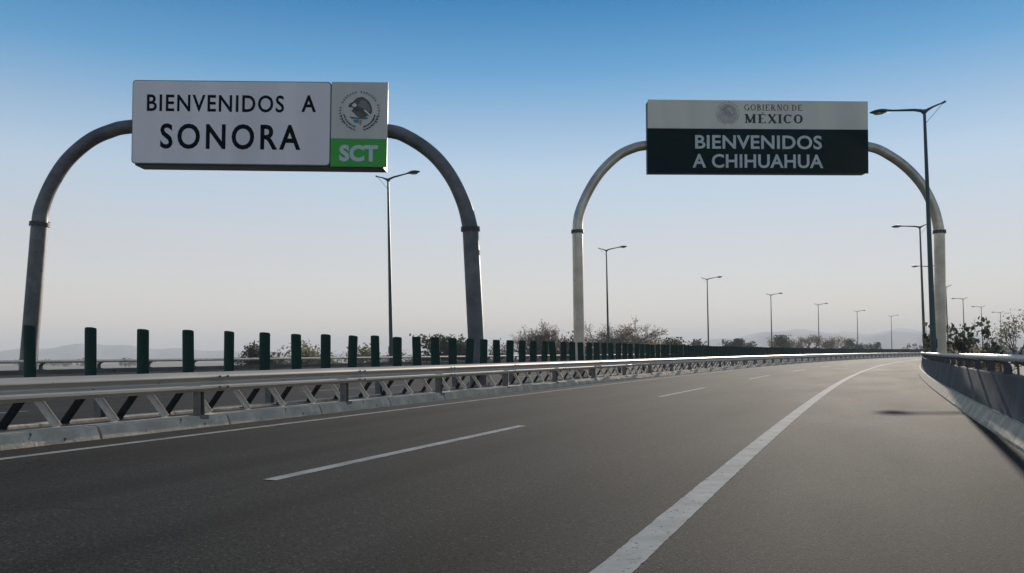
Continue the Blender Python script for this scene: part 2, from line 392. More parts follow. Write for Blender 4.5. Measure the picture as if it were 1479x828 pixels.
G2 = guardrail('galvanised guardrail behind the row of green posts, on the far kerb of the median', -11.14, True, 9.73)

# ------------------------------------------------------------------ anti-glare posts and their A-frames
# gantry legs that stand in the median (s, o)
LEGS = [(22.706, -10.72), (31.69, -10.72)]
def plate_mesh(v):
    m_ = MB(); N = 12; r0 = .1; zs = [.64, 1.0, 1.5, 1.535, 1.545]
    rings = []
    for j, z in enumerate(zs):
        for side in (0, 1):
            for i in range(N+1):
                a = R(-100+200*i/N); rr = r0-(.006 if side else 0)-(.004 if j == 4 else 0)
                sx = 1.0 if z < 1.5 else 1-.02*(j-2)
                zz = z if j < 3 else z-.022*(1-math.cos(a*.8))
                m_.v.append((1.2*rr*math.sin(a)*sx, -rr*math.cos(a)*.62+.03, zz))
    W = 2*(N+1)
    for j in range(len(zs)-1):
        for i in range(N):
            m_.f.append((j*W+i, j*W+i+1, (j+1)*W+i+1, (j+1)*W+i))
            q = N+1; m_.f.append((j*W+q+i+1, j*W+q+i, (j+1)*W+q+i, (j+1)*W+q+i+1))
        m_.f.append((j*W, (j+1)*W, (j+1)*W+N+1, j*W+N+1)); m_.f.append((j*W+N, j*W+2*N+1, (j+1)*W+2*N+1, (j+1)*W+N))
    for j in (0, len(zs)-1):
        for i in range(N): m_.f.append((j*W+i, j*W+i+1, j*W+N+2+i, j*W+N+1+i))
    me = m_.mesh('anti_glare_post', MT['green'], smooth=True)
    return me
plate = plate_mesh(0)
def bar(p, q, w=.06, t=.007):
    """flat steel strip from p to q with a foot, wide along the road"""
    p, q = Vector(p), Vector(q); d = (q-p).normalized(); u = Vector((0, 1, 0)); u = (u-d*u.dot(d)).normalized(); nrm = d.cross(u)
    m_ = MB(); b = len(m_.v)
    for c in (p, q):
        for a, e in ((-1, -1), (1, -1), (1, 1), (-1, 1)): m_.v.append(tuple(c+u*w*a+nrm*t*e))
    m_.f += [(0, 1, 5, 4), (1, 2, 6, 5), (2, 3, 7, 6), (3, 0, 4, 7), (3, 2, 1, 0), (4, 5, 6, 7)]
    lip = u*w*.98                                   # stiffening lip on one edge
    for c in (p, q):
        for a, e in ((.9, 0), (1.06, 0), (1.06, 1), (.9, 1)): m_.v.append(tuple(c+u*w*a-nrm*(.03*e)))
    m_.f += [tuple(8+i for i in f) for f in ((0, 1, 5, 4), (1, 2, 6, 5), (2, 3, 7, 6), (3, 0, 4, 7), (3, 2, 1, 0), (4, 5, 6, 7))]
    s_ = 1 if p.x > 0 else -1
    m_.box(p.x-.05, p.x+.06, p.y-.07, p.y+.07, p.z-.012, p.z+.004)
    return m_
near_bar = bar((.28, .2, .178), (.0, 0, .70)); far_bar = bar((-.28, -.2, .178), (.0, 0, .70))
far_dark = mat('dark_brace', (.02, .026, .03), .6, spec=.3)  # far bar of each frame coloured near-black, the near bar stays pale
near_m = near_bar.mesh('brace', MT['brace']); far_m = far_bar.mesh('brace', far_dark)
PO = -10.2
barrier = thing('brace_frame', 'row of pale A-shaped steel braces under the green posts on the median', 'steel frame', frame(8.93, PO)); bw = frame(8.93, PO)
ch = MB().sweep([(PO-.04, .655), (PO+.04, .655), (PO+.04, .72), (PO-.04, .72)], -14, 310, 4, closed=True)
link('channel', ch.mesh('channel', MT['post']), barrier, Matrix.Identity(4), bw)
rest = MB(); cnt = 0
for k in range(-22, 318):
    s = 8.93+.941*k
    near_leg = any(abs(s-.2-ls) < .3 for ls, lo in LEGS)
    M = frame(s, PO)
    if cnt < 148:
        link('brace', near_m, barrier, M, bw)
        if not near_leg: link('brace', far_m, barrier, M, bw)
    else:
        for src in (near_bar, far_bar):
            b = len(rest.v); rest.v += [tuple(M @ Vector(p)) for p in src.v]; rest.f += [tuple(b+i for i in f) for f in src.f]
    cnt += 1
    if k < 276:
        tilt = random.gauss(0, 1.1)
        if random.random() < .05: tilt += random.choice((-3.5, 3.5))
        Mp = frame(s, PO+.0, random.uniform(-.012, .012), random.uniform(-.2, .2)) @ Matrix.Translation((0, 0, .72)) @ Matrix.Rotation(R(tilt), 4, 'Y') @ Matrix.Rotation(R(random.gauss(0, .6)), 4, 'X') @ Matrix.Translation((0, 0, -.72))
        tag(link('anti_glare_post', plate, None, Mp), 'dark green curved anti-glare post standing in the row above the median guardrail', 'post', 'green anti-glare posts along the median')
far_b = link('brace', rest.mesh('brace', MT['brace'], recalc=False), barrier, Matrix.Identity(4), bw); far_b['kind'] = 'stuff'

# ------------------------------------------------------------------ bridge parapets with rail on brackets
wallp = [(.13, .12), (.16, .2), (.255, .74), (.265, .757), (.40, .757), (.41, .745), (.41, -.3), (.13, -.3)]
wallm = []
for v in range(3):
    wm = MB().prism(wallp, -2.492, 2.492).mesh('wall_panel', MT['wallpaint']); wallm.append(wm)
basem = []
for v in range(3):
    m_ = MB(); pr = [(0, -.1), (0, .035), (.02, .07), (.105, .215), (.125, .225), (.17, .225), (.17, -.1)]; N = 6; L = 2.488
    for i in range(N+1):
        y = -L/2+L*i/N
        for j, (x, z) in enumerate(pr):
            e = .0025 if 0 < i < N else 0
            m_.v.append((x+rng.normal()*e*(j < 5), y, z+rng.normal()*e*(0 < j < 5)))
    q = len(pr)
    for i in range(N):
        for k in range(q): m_.f.append((i*q+k, i*q+(k+1) % q, (i+1)*q+(k+1) % q, (i+1)*q+k))
    m_.f += [tuple(range(q))[::-1], tuple(N*q+k for k in range(q))]
    basem.append(m_.mesh('base_kerb', MT['kerb']))
rl = MB(); ol = []
for k in range(14):
    a = 2*math.pi*k/14; ol.append((.205+.05*math.cos(a), 1.0+.05*math.sin(a)))
railm = MB().prism(ol, -3.0, 3.0).mesh('rail_tube', MT['rail'], smooth=True)
sleeve = MB().prism([(.205+(x-.205)*1.1, 1.0+(z-1.0)*1.1) for x, z in ol], -.12, .12).mesh('rail_sleeve', MT['rail'], smooth=True)
bo = [(.285, .759), (.395, .759), (.40, .80), (.395, .86), (.36, .92), (.31, .955), (.25, .968), (.165, .965), (.16, .945), (.22, .925), (.285, .89), (.295, .84), (.29, .80)]
brk = MB().prism(bo, -.03, .03).box(.268, .398, -.08, .08, .757, .772).mesh('bracket', MT['bracket'])
def parapet(label, o, flip, s0):
    M0 = frame(s0, o, 0, math.pi if flip else 0); ex = math.pi if flip else 0
    root = thing('bridge_parapet', label, 'parapet', M0, 'concrete parapets at the road edges')
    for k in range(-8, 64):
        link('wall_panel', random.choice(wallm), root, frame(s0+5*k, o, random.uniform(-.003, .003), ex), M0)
    for k in range(-14, 126):
        link('base_kerb', random.choice(basem), root, frame(s0+2.5*k, o, 0, ex), M0)
    for k in range(-6, 52):
        link('rail_tube', railm, root, frame(s0+6*k, o, 0, ex), M0); link('rail_sleeve', sleeve, root, frame(s0+6*k+3, o, 0, ex), M0)
    for k in range(-17, 150):
        link('bracket', brk, root, frame(s0+2*k, o, 0, ex+random.uniform(-.05, .05)), M0)
    return root
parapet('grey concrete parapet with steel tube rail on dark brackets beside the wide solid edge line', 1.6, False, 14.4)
parapet('concrete parapet with tube rail beyond the opposite carriageway, behind the green posts', -22.4, True, 17.9)

# ------------------------------------------------------------------ street lamps
def lamp_meshes():
    out = []
    H = 9.36
    pole = MB().tube([(0, 0, 0), (0, 0, .9), (0, 0, 1.0), (0, 0, H-.9), (0, 0, H)], [.112, .108, .104, .056, .05], 12)
    out.append(('pole', pole.mesh('pole', MT['lamp'], True)))
    base = MB().tube([(0, 0, 0), (0, 0, .03)], .2, 12)
    for k in range(4):
        a = math.pi/4+k*math.pi/2; base.tube([(.16*math.cos(a), .16*math.sin(a), .03), (.16*math.cos(a), .16*math.sin(a), .09)], .02, 6)
    base.box(.10, .135, -.06, .06, .45, .8)
    out.append(('base_plate', base.mesh('base_plate', MT['lamp'])))
    arm = MB().tube([(0, 0, H-.16), (-.1, 0, H-.03), (-.35, 0, H+.035), (-.8, 0, H+.09), (-1.2, 0, H+.14)], [.055, .062, .05, .04, .035], 8)
    out.append(('arm', arm.mesh('arm', MT['lamp'], True)))
    tail = MB().tube([(0, 0, H-.14), (.1, 0, H-.03), (.3, 0, H+.06), (.66, 0, H+.17)], [.05, .055, .035, .025], 8).tube([(.62, 0, H+.15), (.72, 0, H+.2)], .04, 8)
    out.append(('tail_arm', tail.mesh('tail_arm', MT['lamp'], True)))
    out.append(('stay_wire', MB().tube([(.64, 0, H+.15), (.05, 0, H-.5)], .009, 5).mesh('stay_wire', MT['lamp'])))
    hd = MB(); N = 9; n_ = 12
    for i in range(N):
        t = i/(N-1); x = -1.1-.78*t
        w = [.04, .06, .1, .14, .165, .17, .155, .11, .03][i]; up = [.04, .05, .075, .095, .1, .095, .08, .055, .02][i]; dn = [.035, .04, .05, .06, .06, .06, .055, .04, .015][i]
        for k in range(n_):
            a = 2*math.pi*k/n_; z = math.sin(a)*(up if math.sin(a) > 0 else dn)
            hd.v.append((x, w*math.cos(a), H+.135+.02*t+z))
    for i in range(N-1):
        for k in range(n_): hd.f.append((i*n_+k, i*n_+(k+1) % n_, (i+1)*n_+(k+1) % n_, (i+1)*n_+k))
    hd.f += [tuple(range(n_)), tuple((N-1)*n_+k for k in range(n_))]
    out.append(('lamp_head', hd.mesh('lamp_head', MT['lamp'], True)))
    gl = MB()
    for i in range(12):
        a = 2*math.pi*i/12; gl.v.append((-1.55+.2*math.cos(a), .11*math.sin(a), H+.078)); 
    for i in range(12):
        a = 2*math.pi*i/12; gl.v.append((-1.55+.15*math.cos(a), .08*math.sin(a), H+.05))
    for i in range(12): gl.f.append((i, (i+1) % 12, 12+(i+1) % 12, 12+i))
    gl.f.append(tuple(range(12, 24)))
    out.append(('lamp_glass', gl.mesh('lamp_glass', MT['lampglass'], True)))
    return out
LM = lamp_meshes()
ped = MB().prism([(-.09, -.4), (.28, -.4), (.28, .55), (.2, .752), (-.09, .752)], -.28, .28).mesh('pedestal', MT['concrete'])
def lamp(s, o, flip, label, group):
    # the masts lean about a degree towards the inside of the bend's far side
    M = frame(s, o, .76, math.pi if flip else 0)
    lean = Matrix.Rotation(R(-1.6 if not flip else .75), 4, 'Y')
    root = thing('street_lamp', label, 'street lamp', M, group)
    for nm, me in LM:
        if nm == 'lamp_glass': link(nm, me, head, Matrix.Identity(4)); continue
        h_ = link(nm, me, root, lean)
        if nm == 'lamp_head': head = h_
    link('pedestal', ped, root, Matrix.Translation((.14, 0, -.76)))
gl_, gr_ = 'street lamps beyond the opposite carriageway', 'street lamps along the near parapet'
nth = ['first', 'second', 'third', 'fourth', 'fifth', 'sixth', 'seventh']
for k in range(7):
    lab = 'slim street lamp with single arm pointing right, rising behind the Sonora sign' if k == 0 else 'slim street lamp with right-pointing arm, %s beyond the green posts after the Sonora sign' % nth[k-1]
    lamp(37.1+33.04*k, -22.75, True, lab, gl_)
    lab = 'tall street lamp with arm pointing left, standing beside the pale leg of the Chihuahua gantry' if k == 0 else 'slim street lamp with left-pointing arm, %s along the parapet past the Chihuahua gantry' % nth[k-1]
    lamp(35.4+33.04*k, 1.97, False, lab, gr_)

# ------------------------------------------------------------------ lettering
def text(body, w, h, material, bold=0.0, spacing=1.0):
    """flat lettering scaled to w x h, lower left corner at the origin, in the local XZ plane facing -Y"""
    cu = bpy.data.curves.new('lettering', 'FONT'); cu.body = body; cu.size = 1.0; cu.offset = bold; cu.space_character = spacing; cu.resolution_u = 4
    cu.extrude = 0.0
    ob = bpy.data.objects.new('lettering_tmp', cu); col.objects.link(ob)
    dg = bpy.context.evaluated_depsgraph_get(); me = bpy.data.meshes.new_from_object(ob.evaluated_get(dg))
    bpy.data.objects.remove(ob); bpy.data.curves.remove(cu)
    co = np.empty(len(me.vertices)*3); me.vertices.foreach_get('co', co); co = co.reshape(-1, 3)
    lo, hi = co.min(0), co.max(0); x = (co[:, 0]-lo[0])/(hi[0]-lo[0])*w; z = (co[:, 1]-lo[1])/(hi[1]-lo[1])*h
    out = np.stack([x, np.zeros_like(x), z], 1); me.vertices.foreach_set('co', out.ravel())
    me.materials.clear(); me.materials.append(material); me.update(); return me
def serif(body, w, h, material, wt=.2):
    """roman capitals with serifs, drawn as strokes"""
    m_ = MB(); x = 0.0; TH_, TN = wt, wt*.5
    def st(x0, z0, x1, z1, t):
        dx, dz = x1-x0, z1-z0; L = math.hypot(dx, dz); nx, nz = -dz/L*t/2, dx/L*t/2
        m_.poly([(x0+nx, 0, z0+nz), (x0-nx, 0, z0-nz), (x1-nx, 0, z1-nz), (x1+nx, 0, z1+nz)])
    def sf(cx, z, wd=.3): m_.poly([(cx-wd/2, -.0006, z), (cx+wd/2, -.0006, z), (cx+wd/2, -.0006, z+.07), (cx-wd/2, -.0006, z+.07)])
    def stem(cx, t): st(cx, 0, cx, 1, t); sf(cx, 0, t+.2); sf(cx, .93, t+.2)
    def arc(cx, cz, rx, rz, a0, a1, N=18):
        p = []
        for i in range(N+1):
            a = R(a0+(a1-a0)*i/N); t = TN+(TH_-TN)*abs(math.cos(a))
            p.append(((cx+rx*math.cos(a), cz+rz*math.sin(a)), (cx+(rx-t)*math.cos(a), cz+(rz-TN)*math.sin(a))))
        for i in range(N): m_.poly([(q[0], 0, q[1]) for q in (p[i][0], p[i+1][0], p[i+1][1], p[i][1])])
    for c in body:
        x0 = x
        if c == ' ': x += .4; continue
        if c in 'IEÉBRDN': stem(x+.2, TH_ if c != 'N' else TN)
        if c == 'I': x += .4
        elif c in 'EÉ':
            st(x+.2, .96, x+.75, .96, .08); st(x+.2, .5, x+.6, .5, .08); st(x+.2, .04, x+.78, .04, .08); st(x+.74, .8, x+.74, 1, .08); st(x+.77, 0, x+.77, .22, .08); x += .85
            if c == 'É': st(x0+.42, 1.06, x0+.56, 1.2, .1)
        elif c == 'B': arc(x+.3, .74, .38, .26, -90, 90); arc(x+.3, .27, .45, .27, -90, 90); x += .82
        elif c == 'R': arc(x+.3, .73, .4, .27, -90, 90); st(x+.4, .48, x+.8, 0, TH_); sf(x+.85, 0, .2); x += .95
        elif c == 'D': arc(x+.3, .5, .58, .5, -90, 90); x += .95
        elif c == 'N': st(x+.2, 1, x+.85, 0, TH_); st(x+.85, 0, x+.85, 1, TN); sf(x+.85, .93, .3); x += 1.05
        elif c == 'O': arc(x+.47, .5, .47, .5, 0, 360, 32); x += .98
        elif c == 'C': arc(x+.47, .5, .47, .5, 45, 315, 26); st(x+.8, .68, x+.8, .98, .07); x += .9
        elif c == 'G': arc(x+.47, .5, .47, .5, 45, 330, 26); st(x+.8, 0, x+.8, .42, TH_); sf(x+.8, .4, .35); x += 1.0
        elif c == 'M': st(x+.2, 0, x+.2, 1, TN); sf(x+.2, 0); sf(x+.15, .93); st(x+.2, 1, x+.6, .05, TH_); st(x+.6, .05, x+1.0, 1, TN); st(x+1.0, 0, x+1.0, 1, TH_); sf(x+1.0, 0, .4); sf(x+1.05, .93, .3); x += 1.25
        elif c == 'X': st(x+.12, 1, x+.78, 0, TH_); st(x+.78, 1, x+.12, 0, TN); [sf(x+a, z, .32) for a in (.14, .76) for z in (0, .93)]; x += .9
        x += .16
    x -= .16
    m_.v = [(p[0]/x*w, p[1], p[2]*h) for p in m_.v]
    return m_.mesh('lettering', material, recalc=False)
def rects(lst):
    m_ = MB()
    for x0, x1, z0, z1 in lst: m_.poly([(x0, 0, z0), (x1, 0, z0), (x1, 0, z1), (x0, 0, z1)])
    return m_
def ring_marks(r, a0, a1, N, w, h):
    m_ = MB()
    for i in range(N):
        if i % 8 == 6: continue
        a = R(a0+(a1-a0)*(i+.5)/N); u = Vector((math.cos(a), 0, math.sin(a))); t = Vector((-u.z, 0, u.x))
        hh = h*random.uniform(.8, 1.1)
        m_.poly([u*r+t*w*.5, u*r-t*w*.5, u*(r+hh)-t*w*.5, u*(r+hh)+t*w*.5])
    return m_
def disc(r, N=40, r_in=0):
    m_ = MB()
    if not r_in: m_.poly([(r*math.cos(2*math.pi*k/N), 0, r*math.sin(2*math.pi*k/N)) for k in range(N)])
    else:
        for k in range(N):
            a, b = 2*math.pi*k/N, 2*math.pi*(k+1)/N
            m_.poly([(q*math.cos(t), 0, q*math.sin(t)) for q, t in ((r, a), (r, b), (r_in, b), (r_in, a))])
    return m_
def leaf_arc(r, a0, a1, N, L, W):
    m_ = MB()
    for i in range(N):
        for sd in (-1, 1):
            a = R(a0+(a1-a0)*(i+.5)/N); u = Vector((math.cos(a), 0, math.sin(a))); t = Vector((-u.z, 0, u.x))
            c = u*(r+sd*W*.8)+t*random.uniform(-.1, .1)*L; d = (t+u*sd*.5).normalized(); e = Vector((-d.z, 0, d.x))
            m_.poly([c-d*L*.5, c-e*W*.5, c+d*L*.5, c+e*W*.5])
    return m_
EAGLE = [(-.62, .28), (-.52, .42), (-.36, .5), (-.28, .62), (-.1, .74), (.12, .78), (.3, .7), (.46, .58), (.58, .4), (.66, .16), (.66, -.02), (.56, -.2), (.42, -.22), (.3, -.3), (.12, -.34), (-.08, -.3), (-.2, -.2), (-.3, -.08), (-.44, .02), (-.34, .14), (-.4, .24), (-.52, .2)]
WING = [(.02, .6), (.3, .56), (.5, .34), (.56, .08), (.44, -.1), (.3, .06), (.1, .2), (-.1, .28)]
def emblem(parent, cx, cz, r, y, mono):
    """round crest: a bird over a half wreath inside a ring of lettering"""
    E = lambda m_, mm, dy: link('emblem_piece', m_.mesh('emblem_piece', mm, recalc=False), parent, Matrix.Translation((cx, y-dy, cz))).__setitem__('kind', 'stuff')
    root_ = link('emblem', disc(r*.82).mesh('emblem', MT['boardgrey'] if not mono else MT['emb_soft'], recalc=False), parent, Matrix.Translation((cx, y, cz)))
    L_ = MT['emb_line'] if not mono else MT['emb_mono']
    E(ring_marks(r*.9, 215, -35, 30, r*.075, r*.1), L_, .002)
    sc = lambda P: MB().poly([(a*r*.92, 0, b*r*.92) for a, b in P])
    E(sc(EAGLE), MT['eagle'] if not mono else MT['emb_mono'], .003)
    E(sc(WING), MT['emb_line'] if not mono else MT['emb_soft'], .0045)
    if not mono:
        E(MB().poly([(-.4*r, 0, .3*r), (-.25*r, 0, .42*r), (-.12*r, 0, .3*r), (-.26*r, 0, .2*r)]), MT['boardpale'], .005)
        E(MB().poly([(.2*r, 0, .05*r), (.5*r, 0, -.2*r), (.54*r, 0, -.14*r), (.25*r, 0, .1*r)]), MT['boardpale'], .006)
        E(MB().poly([(-.5*r, 0, -.24*r), (-.1*r, 0, -.3*r), (.42*r, 0, -.28*r), (.36*r, 0, -.38*r), (-.4*r, 0, -.36*r)]), MT['emb_green'], .004)
        E(MB().poly([(-.32*r, 0, -.4*r), (-.02*r, 0, -.38*r), (-.04*r, 0, -.56*r), (-.26*r, 0, -.54*r)]), MT['emb_blue'], .004)
        E(MB().poly([(.0, 0, -.42*r), (.12*r, 0, -.4*r), (.08*r, 0, -.66*r), (-.02*r, 0, -.62*r)]), MT['emb_gold'], .004)
    E(leaf_arc(r*.84, 190, 258, 8, r*.17, r*.09), MT['emb_green'] if not mono else MT['emb_mono'], .003)
    E(leaf_arc(r*.84, 350, 282, 8, r*.17, r*.09), MT['darkink'] if not mono else MT['emb_mono'], .003)

# ------------------------------------------------------------------ sign gantries
def spline(P, sub=6):
    P = [Vector(p) for p in P]; out = []
    for i in range(len(P)-1):
        a, b, c, d = P[max(i-1, 0)], P[i], P[i+1], P[min(i+2, len(P)-1)]
        for k in range(sub):
            t = k/sub; out.append(.5*((2*b)+(c-a)*t+(2*a-5*b+4*c-d)*t*t+(3*b-a-3*c+d)*t**3))
    out.append(P[-1]); return out
def gantry(label, A, B, legs, arch, r_leg, r_arch, mm, zbase):
    """local X runs from the left leg to the right leg, -Y faces oncoming traffic"""
    d = Vector((B[0]-A[0], B[1]-A[1])); M = Matrix.Translation((A[0], A[1], 0)) @ Matrix.Rotation(math.atan2(d.y, d.x), 4, 'Z')
    root = thing('sign_gantry', label, 'sign gantry', M, 'welcome sign gantries over the road')
    for i, (pts_, zb) in enumerate(zip(legs, zbase)):
        top, bot = pts_; sl = (top[0]-bot[0])/(top[1]-bot[1]); b = (bot[0]+sl*(zb-bot[1]), zb)
        n_ = 10; P = [(b[0]+(top[0]-b[0])*k/n_, 0, b[1]+(top[1]-b[1])*k/n_) for k in range(n_+1)]
        lg = link('leg', MB().tube(P, [r_leg*1.0-.01*k/n_ for k in range(n_+1)], 24).mesh('leg', mm, True), root)
        ft = MB().box(b[0]-r_leg-.12, b[0]+r_leg+.12, -r_leg-.1, r_leg+.1, zb-.3, zb+.06)
        for k in range(4): ft.tube([(b[0]+(k % 2*2-1)*(r_leg+.06), (k//2*2-1)*(r_leg+.04), zb+.05), (b[0]+(k % 2*2-1)*(r_leg+.06), (k//2*2-1)*(r_leg+.04), zb+.14)], .022, 6)
        link('footing', ft.mesh('footing', MT['concrete']), root)
        u = Vector((top[0]-b[0], 0, top[1]-b[1])).normalized(); t3 = Vector((top[0], 0, top[1]))
        cl = MB().tube([t3-u*.055, t3-u*.008], r_leg*1.16, 24).tube([t3+u*.008, t3+u*.055], r_leg*1.14, 24)
        c_ = link('collar', cl.mesh('collar', MT['collar'], True), root)
        bm_ = MB()
        for k in range(10):
            a = 2*math.pi*k/10; q = t3+Vector((math.cos(a)*r_leg*1.08, math.sin(a)*r_leg*1.08, 0)); bm_.tube([q-u*.08, q+u*.08], .014, 6)
        link('flange_bolts', bm_.mesh('flange_bolts', MT['collar']), c_)['kind'] = 'stuff'
    ap = spline([(x, 0, z) for x, z in arch], 6)
    link('arch_pipe', MB().tube(ap, [r_arch+(r_leg-r_arch)*max(0, 1-min(i, len(ap)-1-i)/10)*.7 for i in range(len(ap))], 24).mesh('arch_pipe', mm, True), root)
    return root
# the Sonora gantry
gA = gantry('dark grey arched gantry with white and green Bienvenidos a Sonora sign', (-14.40, 25.537), (-1.059, 25.212),
    [((.315, 5.104), (-.017, 1.463)), ((13.205, 4.81), (13.353, 1.416))],
    [(.315, 5.104), (.38, 5.559), (.678, 6.28), (1.163, 6.999), (1.836, 7.571), (2.465, 7.853), (3.092, 7.98), (5.0, 8.06), (7.0, 8.04), (9.0, 7.95), (10.75, 7.75), (11.373, 7.548), (12.089, 7.049), (12.639, 6.369), (13.025, 5.547), (13.205, 4.81)],
    .245, .20, MT['darkpipe'], (-.35, .15))
FY = -.40                                       # front face of the sign sheets
tilt = Matrix.Translation((7.06, 0, 7.92)) @ Matrix.Rotation(R(1.45), 4, 'Y') @ Matrix.Translation((-7.06, 0, -7.92))
box = link('sign_box', MB().box(3.40, 10.74, FY+.06, .26, 6.66, 9.10).mesh('sign_box', MT['boxdark']), gA, tilt)
for z in (7.2, 8.6):
    link('box_rib', MB().box(3.6, 10.5, .26, .33, z-.05, z+.05).mesh('box_rib', MT['boxedge']), box)
for x in (4.6, 7.0, 9.4):
    link('clamp', MB().box(x-.08, x+.08, -.3, .3, 7.66, 8.3).mesh('clamp', MT['boxdark']), box)
def sheet(parent, name, x0, x1, z0, z1, y, mm, r=.0, M=None):
    ol = []
    for cx, cz, a0 in ((x1-r, z1-r, 0), (x0+r, z1-r, 90), (x0+r, z0+r, 180), (x1-r, z0+r, 270)):
        for k in range(4 if r else 1):
            a = R(a0+30*k); ol.append((cx+r*math.cos(a), cz+r*math.sin(a)))
    return link(name, MB().prism(ol, y, y+.035).mesh(name, mm), parent, M)
wp = sheet(gA, 'backing_sheet', 3.31, 9.175, 6.70, 9.15, FY+.012, MT['boxedge'], .1, tilt)
wf = sheet(gA, 'white_sheet', 3.335, 9.15, 6.725, 9.125, FY, MT['boardwhite'], .09, tilt)
gp = sheet(gA, 'grey_sheet', 9.19, 10.84, 7.50, 9.15, FY, MT['boardgrey'], 0, tilt)
gn = sheet(gA, 'green_sheet', 9.19, 10.84, 6.68, 7.495, FY-.002, MT['boardgreen'], 0, tilt)
def put(parent, me, x, z, y, name='lettering'): return link(name, me, parent, Matrix.Translation((x, y, z)))
put(wf, text('BIENVENIDOS', 4.05, .50, MT['ink'], .016, 1.14), 3.75, 8.235, FY-.004)
put(wf, text('A', .43, .49, MT['ink'], .022), 8.31, 8.26, FY-.004)
put(wf, text('SONORA', 4.14, .745, MT['ink'], .02, 1.25), 4.16, 7.14, FY-.004)
put(gn, text('SCT', 1.13, .485, MT['whiteink'], .045, 1.02), 9.445, 6.83, FY-.008)
emblem(gp, 10.02, 8.29, .60, FY-.003, False)
# the Chihuahua gantry
gB = gantry('pale steel arched gantry with dark green Bienvenidos a Chihuahua sign', (2.606, 33.536), (17.424, 34.355),
    [((.0, 5.904), (.032, 1.282)), ((14.64, 5.894), (14.66, 1.217))],
    [(.0, 5.904), (.071, 6.584), (.404, 7.401), (.928, 8.221), (1.618, 8.88), (2.225, 9.185), (2.804, 9.31), (4.4, 9.45), (7.3, 9.5), (10.2, 9.45), (11.793, 9.294), (12.588, 8.968), (13.355, 8.418), (14.009, 7.672), (14.434, 6.784), (14.64, 5.894)],
    .215, .185, MT['palepipe'], (.15, -.35))
FY = -.30
box = link('sign_box', MB().box(2.80, 11.56, FY+.05, .24, 8.20, 11.0).mesh('sign_box', MT['boxdark']), gB)
for x in (4.2, 7.2, 10.2):
    link('clamp', MB().box(x-.08, x+.08, .24, .30, 8.9, 10.1).mesh('clamp', MT['boxedge']), box)
up = sheet(gB, 'pale_sheet', 2.77, 11.585, 9.905, 11.025, FY, MT['boardpale'])
dn = sheet(gB, 'dark_green_sheet', 2.735, 11.59, 8.172, 9.90, FY, MT['boarddark'])
put(dn, text('BIENVENIDOS', 5.08, .545, MT['greyink'], .022, 1.04), 4.63, 9.11, FY-.004)
put(dn, text('A CHIHUAHUA', 5.24, .545, MT['greyink'], .022, 1.04), 4.52, 8.365, FY-.004)
put(up, serif('GOBIERNO DE', 2.33, .235, MT['darkink'], .17), 6.60, 10.63, FY-.004)
put(up, serif('MÉXICO', 2.36, .355, MT['darkink'], .26), 6.60, 10.13, FY-.004)
emblem(up, 5.935, 10.505, .47, FY-.003, True)

# ------------------------------------------------------------------ vegetation
def branches(m_, p, d, L, r, depth, tips, spread, up, n_=5, flat=0.0, kids=(2, 3, 3)):
    q = p; pts_ = [p]; dd = d.copy(); k = 3
    for i in range(k):
        dd = (dd+Vector((random.gauss(0, .14), random.gauss(0, .14), random.gauss(0, .1)+up*.05))).normalized()
        q = q+dd*L/k; pts_.append(q)
    rr = [r*(1-.4*i/k) for i in range(k+1)]
    m_.tube(pts_, rr, n_, cap=False)
    if depth == 0: tips += [(pts_[1], .6), (pts_[2], .8), (pts_[3], 1.0)]; return
    if depth <= 1: tips += [(pts_[3], 1.0), (pts_[2], .7)]
    for c in range(random.choice(kids)):
        a = random.uniform(0, 2*math.pi); e = Vector((math.cos(a), math.sin(a), random.uniform(-.25, .45)-flat)); e = (dd+e*spread).normalized()
        if e.z < -.15: e.z = .05
        branches(m_, pts_[random.choice((2, 3, 3))], e.normalized(), L*random.uniform(.62, .85), r*.62, depth-1, tips, spread, up, max(3, n_-1), flat, kids)
